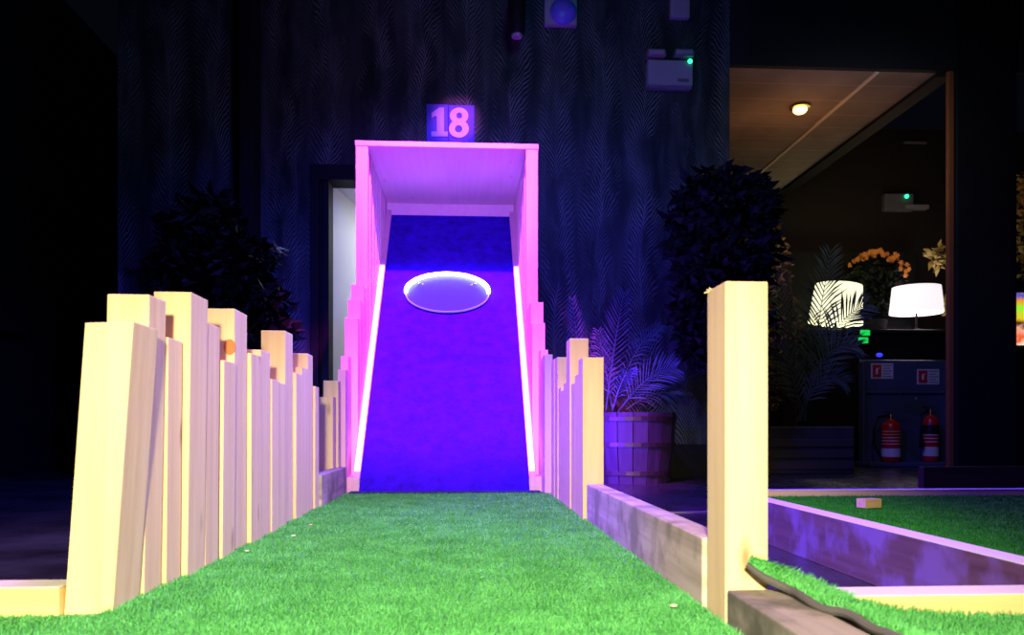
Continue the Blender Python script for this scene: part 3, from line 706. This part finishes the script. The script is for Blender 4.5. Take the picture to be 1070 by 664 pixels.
# ------------------------------------------------------------------ lobby: bar, lamps, flowers
bar0, bar1 = at(830, 400, 8.6), at(990, 400, 8.6)
ct = thing('bar_counter', 'black bar counter carrying the two lit lampshades', 'counter', ((bar0.x+bar1.x)/2, 8.8, FL))
zt = at(950, 345, 8.6).z
obj('counter_body', bx(bar0.x, bar1.x+.2, 8.6, 9.16, FL, zt-.04, bev=.01), M['black'], ct); obj('counter_top', bx(bar0.x-.03, bar1.x+.23, 8.56, 9.18, zt-.04, zt, bev=.006), M['blackgloss'], ct)
zb = at(900, 263, 9.2).z
o = obj('bar_screen', bx(bar0.x, bar1.x, 9.2, 9.25, FL, zb, bev=.004), M['black'], None, (bar0.x, 9.2, FL)); tag(o, 'tall flat black panel behind the lamps and flowers', 'panel')
def shade_lamp(px0, px1, py0, py1, inset, Y, m, label, lean=0):
    a = at(px0, py1, Y); b = at(px1, py1, Y); tz = at(px0, py0, Y).z; cx = (a.x+b.x)/2; r1 = (b.x-a.x)/2; r0 = r1-inset*Y/F
    base = zt if Y > 8 else FL
    t = thing('table_lamp', label, 'lamp', (cx, Y, base), 'lit lamps on the bar')
    bm = bmesh.new(); lathe(bm, (0, 0, 0), [(r1, 0), (r0, tz-a.z), (r0-.006, tz-a.z), (r1-.006, 0)], 40)
    bmesh.ops.rotate(bm, verts=bm.verts, cent=(0, 0, 0), matrix=Matrix.Rotation(lean, 3, 'Y')); bmesh.ops.translate(bm, verts=bm.verts, vec=(cx, Y, a.z)); obj('lamp_shade', bm, m, t)
    bm = bmesh.new(); lathe(bm, (cx, Y, base), [(.08, 0), (.08, .015), (.02, .03), (.012, .05), (.012, max(.06, a.z-base+.05))], 20); obj('base', bm, M['black'], t)
shade_lamp(932, 983, 300, 327.5, 3, 8.75, M['shade_cool'], 'table lamp with pinkish white shade at the right of the bar')
shade_lamp(846, 899, 298, 338, 4, 8.7, M['shade_warm'], 'table lamp with yellowish white shade seen through the palm fronds', lean=.10)
fb = at(915, 330, 8.75); fl = thing('flower_bush', 'round dark bush crowned with orange flowers between two lamps', 'flowers', (fb.x, 9.03, zt))
c = at(915, 300, 9.03); leaves('foliage', c, (.34, .11, .34), 1300, .09, M['leaf_dark'], fl)
bm = bmesh.new(); lathe(bm, (c.x, 9.03, zt), [(.10, 0), (.13, .15), (.12, .16)], 20); obj('pot', bm, M['black'], fl)
for i in range(46):
    t = random.gauss(1.45, .62)
    if not .1 < t < 2.7: continue
    rr = random.uniform(.33, .42); p = Vector((c.x+.95*rr*math.cos(t), 8.97+random.uniform(-.08, .05), c.z+rr*.95*math.sin(t)))
    bm = bmesh.new()
    for k in range(6):
        a = k*math.pi/3; d = Vector((math.cos(a), random.uniform(-.3, .3), math.sin(a))); s = Vector((-math.sin(a), 0, math.cos(a))); L = .034
        bm.faces.new([bm.verts.new(x) for x in (p, p+d*L*.5+s*L*.3, p+d*L, p+d*L*.5-s*L*.3)])
    o = obj('flower', bm, M['orange_flower'], fl)
light('bar_lamp_light', 'POINT', (fb.x+.1, 8.3, c.z+.55), 5, (1, .62, .28), shadow_soft_size=.1)
# yellow spray at right of the right lamp, and one by the column
ys = thing('yellow_foliage', 'spray of yellowish leaves at the right edge of the pinkish lampshade', 'artificial plant', (at(992, 330, 8.6).x, 8.6, zt))
leaves('foliage', at(991, 318, 8.6), (.06, .05, .10), 60, .09, mat('leaf_yellow', (.30, .22, .05), .6), ys); leaves('foliage', at(984, 268, 8.8), (.12, .06, .10), 60, .12, M['leaf_gold'], ys)
# ceiling downlight
q = at(836, 111, 6.73); dl = thing('ceiling_downlight', 'glowing amber downlight in the low ceiling on the right', 'ceiling lamp', (q.x, 6.73, 3.03))
bm = bmesh.new(); lathe(bm, (q.x, 6.73, 3.005), [(.075, .024), (.085, .012), (.085, .004), (.06, 0), (.06, .024)], 28); obj('bezel', bm, M['brass'], dl)
bm = bmesh.new(); bmesh.ops.create_uvsphere(bm, u_segments=20, v_segments=12, radius=.058, matrix=Matrix.Translation((q.x, 6.73, 2.995))@Matrix.Diagonal((1, 1, .6, 1))); obj('bulb', bm, M['bulb'], dl, smooth=True)
light('lobby_lamp', 'POINT', (2.8, 6.8, 2.35), 5.5, (1, .38, .11), shadow_soft_size=.15)
# second emergency light, far
a = at(923, 203, 9.45); b = at(949, 221, 9.45)
e2 = thing('emergency_light', 'dim emergency light with green dot on the far dark wall', 'emergency light', (b.x, 9.5, b.z))
obj('housing', bx(a.x, b.x+.05, 9.42, 9.499, b.z, a.z, bev=.005), M['greyplastic'], e2); q = at(970, 217, 9.42)
obj('ledge', bx(b.x-.05, q.x, 9.40, 9.499, q.z-.02, q.z+.03, bev=.004), M['white_plastic'], e2)
q = at(948, 205, 9.4); bm = bmesh.new(); bmesh.ops.create_icosphere(bm, subdivisions=2, radius=.024, matrix=Matrix.Translation((q.x, 9.41, q.z))); obj('indicator', bm, M['green_led'], e2)
a = at(946, 147, 9.45); b = at(969, 149.5, 9.45)
o = obj('wall_strip', bx(a.x, b.x, 9.46, 9.499, b.z, a.z, bev=.003), M['greyplastic'], None, (a.x, 9.49, a.z)); tag(o, 'thin grey strip on the far wall above the green dot', 'wall fitting')
# green glowing sign and blue led
a = at(897, 345, 8.3); b = at(909, 359, 8.3); gs = thing('green_sign', 'small blurred green lit sign below the warm lampshade', 'sign', ((a.x+b.x)/2, 8.3, FL))
mz = (a.z+b.z)/2
obj('lit_face', bx(a.x+.02, b.x, 8.29, 8.31, mz+.012, a.z, bev=.008), M['green_sign'], gs); obj('lit_face', bx(a.x, b.x-.02, 8.29, 8.31, b.z, mz-.008, bev=.008), M['green_sign'], gs)
obj('stand', bx(a.x+.04, a.x+.06, 8.312, 8.33, FL, a.z), M['black'], gs); obj('backplate', bx(a.x-.01, b.x+.01, 8.311, 8.325, b.z-.01, a.z+.01), M['black'], gs)

# ------------------------------------------------------------------ fire point
FY = 7.6
def W(px, py, Y=FY): q = at(px, py, Y); return q.x, q.z
x0, z1 = W(899, 376); x1, z0 = W(990, 487); z0 = FL
fs = thing('fire_point_stand', 'slate blue moulded fire point stand with two small notices', 'fire stand', ((x0+x1)/2, FY, FL))
bm = bmesh.new(); box(bm, x0, x1, FY, FY+.05, z0, z1, bev=.02); obj('back_panel', bm, M['slate'], fs)
obj('foot', bx(x0-.01, x1+.04, FY-.22, FY+.1, FL, FL+.05, bev=.015), M['slate'], fs)
xm = W(0, 408)[1]; obj('ridge', bx(x0+.02, x1-.02, FY-.02, FY+.001, xm-.012, xm+.012, bev=.006), M['slate'], fs)
obj('side_rib', bx(x0, x0+.03, FY-.05, FY+.01, FL+.05, z1-.02, bev=.008), M['slate'], fs); obj('side_rib', bx(x1-.03, x1, FY-.05, FY+.01, FL+.05, z1-.02, bev=.008), M['slate'], fs)
for pa, pb in (((910, 380), (933, 396)), ((958, 386), (981, 402))):
    a, zz1 = W(*pa); b, zz0 = W(*pb)
    nt = obj('notice', bx(a, b, FY-.006, FY-.001, zz0, zz1), M['labelwhite'], fs)
    obj('red_square', bx(a+.012, a+(b-a)*.46, FY-.009, FY-.0062, zz0+.012, zz1-.012), M['labelred'], nt)
    bm = bmesh.new()
    for k in range(5): zc = zz1-.02-k*(zz1-zz0-.04)/4; box(bm, a+(b-a)*.53, b-.012-.02*(k % 2), FY-.008, FY-.0062, zc-.004, zc+.004)
    obj('text_lines', bm, M['labelgrey'], nt)
    bm = bmesh.new(); ax = a+(b-a)*.25; az = (zz0+zz1)/2; tube(bm, [(ax, FY-.011, az-.03), (ax, FY-.011, az+.02)], .010, 8); tube(bm, [(ax, FY-.011, az+.022), (ax+.025, FY-.011, az+.028)], .004, 6); obj('pictogram', bm, M['labelwhite'], nt)
bm = bmesh.new()
for px, py in ((956, 381), (981, 381), (915, 412), (941, 413), (957, 417), (984, 416), (905, 399), (987, 397)):
    x, z = W(px, py); bmesh.ops.create_icosphere(bm, subdivisions=1, radius=.010, matrix=Matrix.Translation((x, FY-.004, z)))
obj('rivet', bm, M['chrome'], fs, smooth=True)
x, z = W(920, 371, FY+.0); bm = bmesh.new(); bmesh.ops.create_icosphere(bm, subdivisions=2, radius=.026, matrix=Matrix.Translation((x, FY+.02, z+.0))@Matrix.Diagonal((1.2, 1, .8, 1))); obj('blue_indicator', bm, M['blue_led'], fs, smooth=True)
def extinguisher(px0, px1, py0, py1, Y, label, hose, blackband):
    a, zt_ = W(px0, py0, Y); b, zb_ = W(px1, py1, Y); cx = (a+b)/2; r = (b-a)/2; h = zt_-zb_; zb_ = FL+.05; 
    t = thing('fire_extinguisher', label, 'fire extinguisher', (cx, Y, zb_), 'extinguishers on the fire point')
    bh = h*.80
    bm = bmesh.new(); lathe(bm, (cx, Y, zb_), [(r*.9, 0), (r, .012), (r, bh*.86), (r*.85, bh*.94), (r*.45, bh), (r*.3, bh+.01)], 26); obj('cylinder', bm, M['red'], t, smooth=True)
    bm = bmesh.new(); lathe(bm, (cx, Y, zb_), [(r*1.005, h*.10), (r*1.012, h*.10), (r*1.012, h*.26), (r*1.005, h*.26)], 26); obj('label_band', bm, M['labelwhite'], t)
    bm = bmesh.new()
    for k in range(5): lathe(bm, (cx, Y, zb_), [(r*1.006, h*(.34+k*.06)), (r*1.01, h*(.34+k*.06)), (r*1.01, h*(.355+k*.06)), (r*1.006, h*(.355+k*.06))], 26)
    obj('printed_lines', bm, M['labelwhite'], t)
    if blackband:
        bm = bmesh.new(); lathe(bm, (cx, Y, zb_), [(r*1.005, bh*.60), (r*1.02, bh*.60), (r*1.02, bh*.8), (r*1.005, bh*.8)], 26); obj('black_band', bm, M['blackgloss'], t)
    bm = bmesh.new(); lathe(bm, (cx, Y, zb_+bh), [(r*.3, 0), (r*.3, .04), (r*.22, .05), (r*.22, .065)], 16); obj('valve', bm, M['brass'], t)
    bm = bmesh.new(); tube(bm, [(cx-.005, Y, zb_+bh+.06), (cx-.055, Y-.01, zb_+bh+.085), (cx-.075, Y-.01, zb_+bh+.075)], .006, 6); tube(bm, [(cx-.005, Y, zb_+bh+.05), (cx-.06, Y-.01, zb_+bh+.05)], .006, 6); obj('handle', bm, M['darkmetal'], t)
    bm = bmesh.new(); s = -1
    if hose: tube(bm, [(cx, Y, zb_+bh+.045), (cx-r-.05, Y-.02, zb_+bh+.03), (cx-r-.095, Y-.02, zb_+bh*.75), (cx-r-.09, Y-.02, zb_+bh*.45), (cx-r-.05, Y-.02, zb_+bh*.2), (cx-r-.02, Y-.02, zb_+bh*.1)], .012, 8)
    else: tube(bm, [(cx, Y, zb_+bh+.045), (cx-r-.03, Y-.02, zb_+bh+.02), (cx-r-.035, Y-.02, zb_+bh*.6), (cx-r-.03, Y-.02, zb_+bh*.3)], [.01, .01, .014, .026], 8)
    obj('hose', bm, M['black'], t)
extinguisher(922, 940, 430, 484, FY-.12, 'left red fire extinguisher with curved black hose on the fire point', True, False)
extinguisher(965, 980, 422, 482, FY-.12, 'right red fire extinguisher with a black band on the fire point', False, True)
light('fire_point_lamp', 'AREA', (2.9, 5.2, 2.6), 5, (.75, .8, 1), (3.2, 7.6, .5), size=.3)

# ------------------------------------------------------------------ arcade screen and flowers at the right edge
AY = 7.6
def A_(px, py): q = at(px, py, AY); return q.x, q.z
a, z1 = A_(1059, 306); b, z0 = A_(1100, 361)
ar = thing('arcade_machine', 'arcade machine with bright multicoloured screen at the right picture edge', 'arcade machine', ((a+b)/2, AY, FL))
obj('cabinet', bx(a-.04, b+.04, AY+.02, AY+.6, FL, z1+.12, bev=.01), M['black'], ar)
def scr():
    m = mat('game_screen', (0, 0, 0), .3); n = NT(m); g = n.n('ShaderNodeNewGeometry')
    s = n.n('ShaderNodeSeparateXYZ'); n.l(g.outputs['Position'], s.inputs[0])
    ns = n.noise(g.outputs['Position'], 14, 2)
    f = n.math('ADD', n.math('MULTIPLY', n.math('SUBTRACT', s.outputs[2], z0), 1/(z1-z0)), n.math('MULTIPLY', n.math('SUBTRACT', ns, .5), .35))
    c = n.ramp(f, [(.0, (1, .8, .6)), (.12, (.9, .10, .01)), (.3, (1, .45, .3)), (.40, (.03, .01, .01)), (.5, (.9, .55, .02)), (.68, (.3, .9, .05)), (.86, (.9, .3, .02)), (.97, (.1, .1, .5))])
    n.l(c, n.b.inputs['Emission Color']); n.b.inputs['Emission Strength'].default_value = 1.0; return m
obj('screen', bx(a, b, AY, AY+.018, z0, z1), scr(), ar)
obj('bezel', bx(a-.03, a-.002, AY-.005, AY+.02, z0-.03, z1+.03, bev=.004), M['blackgloss'], ar)
hf = thing('hanging_flowers', 'dim orange and yellow flower garland above the arcade screen', 'artificial flowers', (at(1068, 230, 7.9).x, 7.9, z1+.14))
leaves('foliage', at(1072, 235, 7.9), (.12, .08, .55), 260, .10, M['leaf_gold'], hf)
leaves('petals', at(1068, 205, 7.85), (.05, .05, .25), 40, .06, M['orange_flower'], hf)
# door handle glint on the left wall
q = at(2, 345, 5.6)
o = obj('push_bar', bx(-3.449, -3.40, 6.0, 6.55, 1.0, 1.03, bev=.004), M['chrome'], None, (-3.45, 6.2, 1.0)); tag(o, 'thin chrome push bar glinting on the dark left wall', 'door bar')
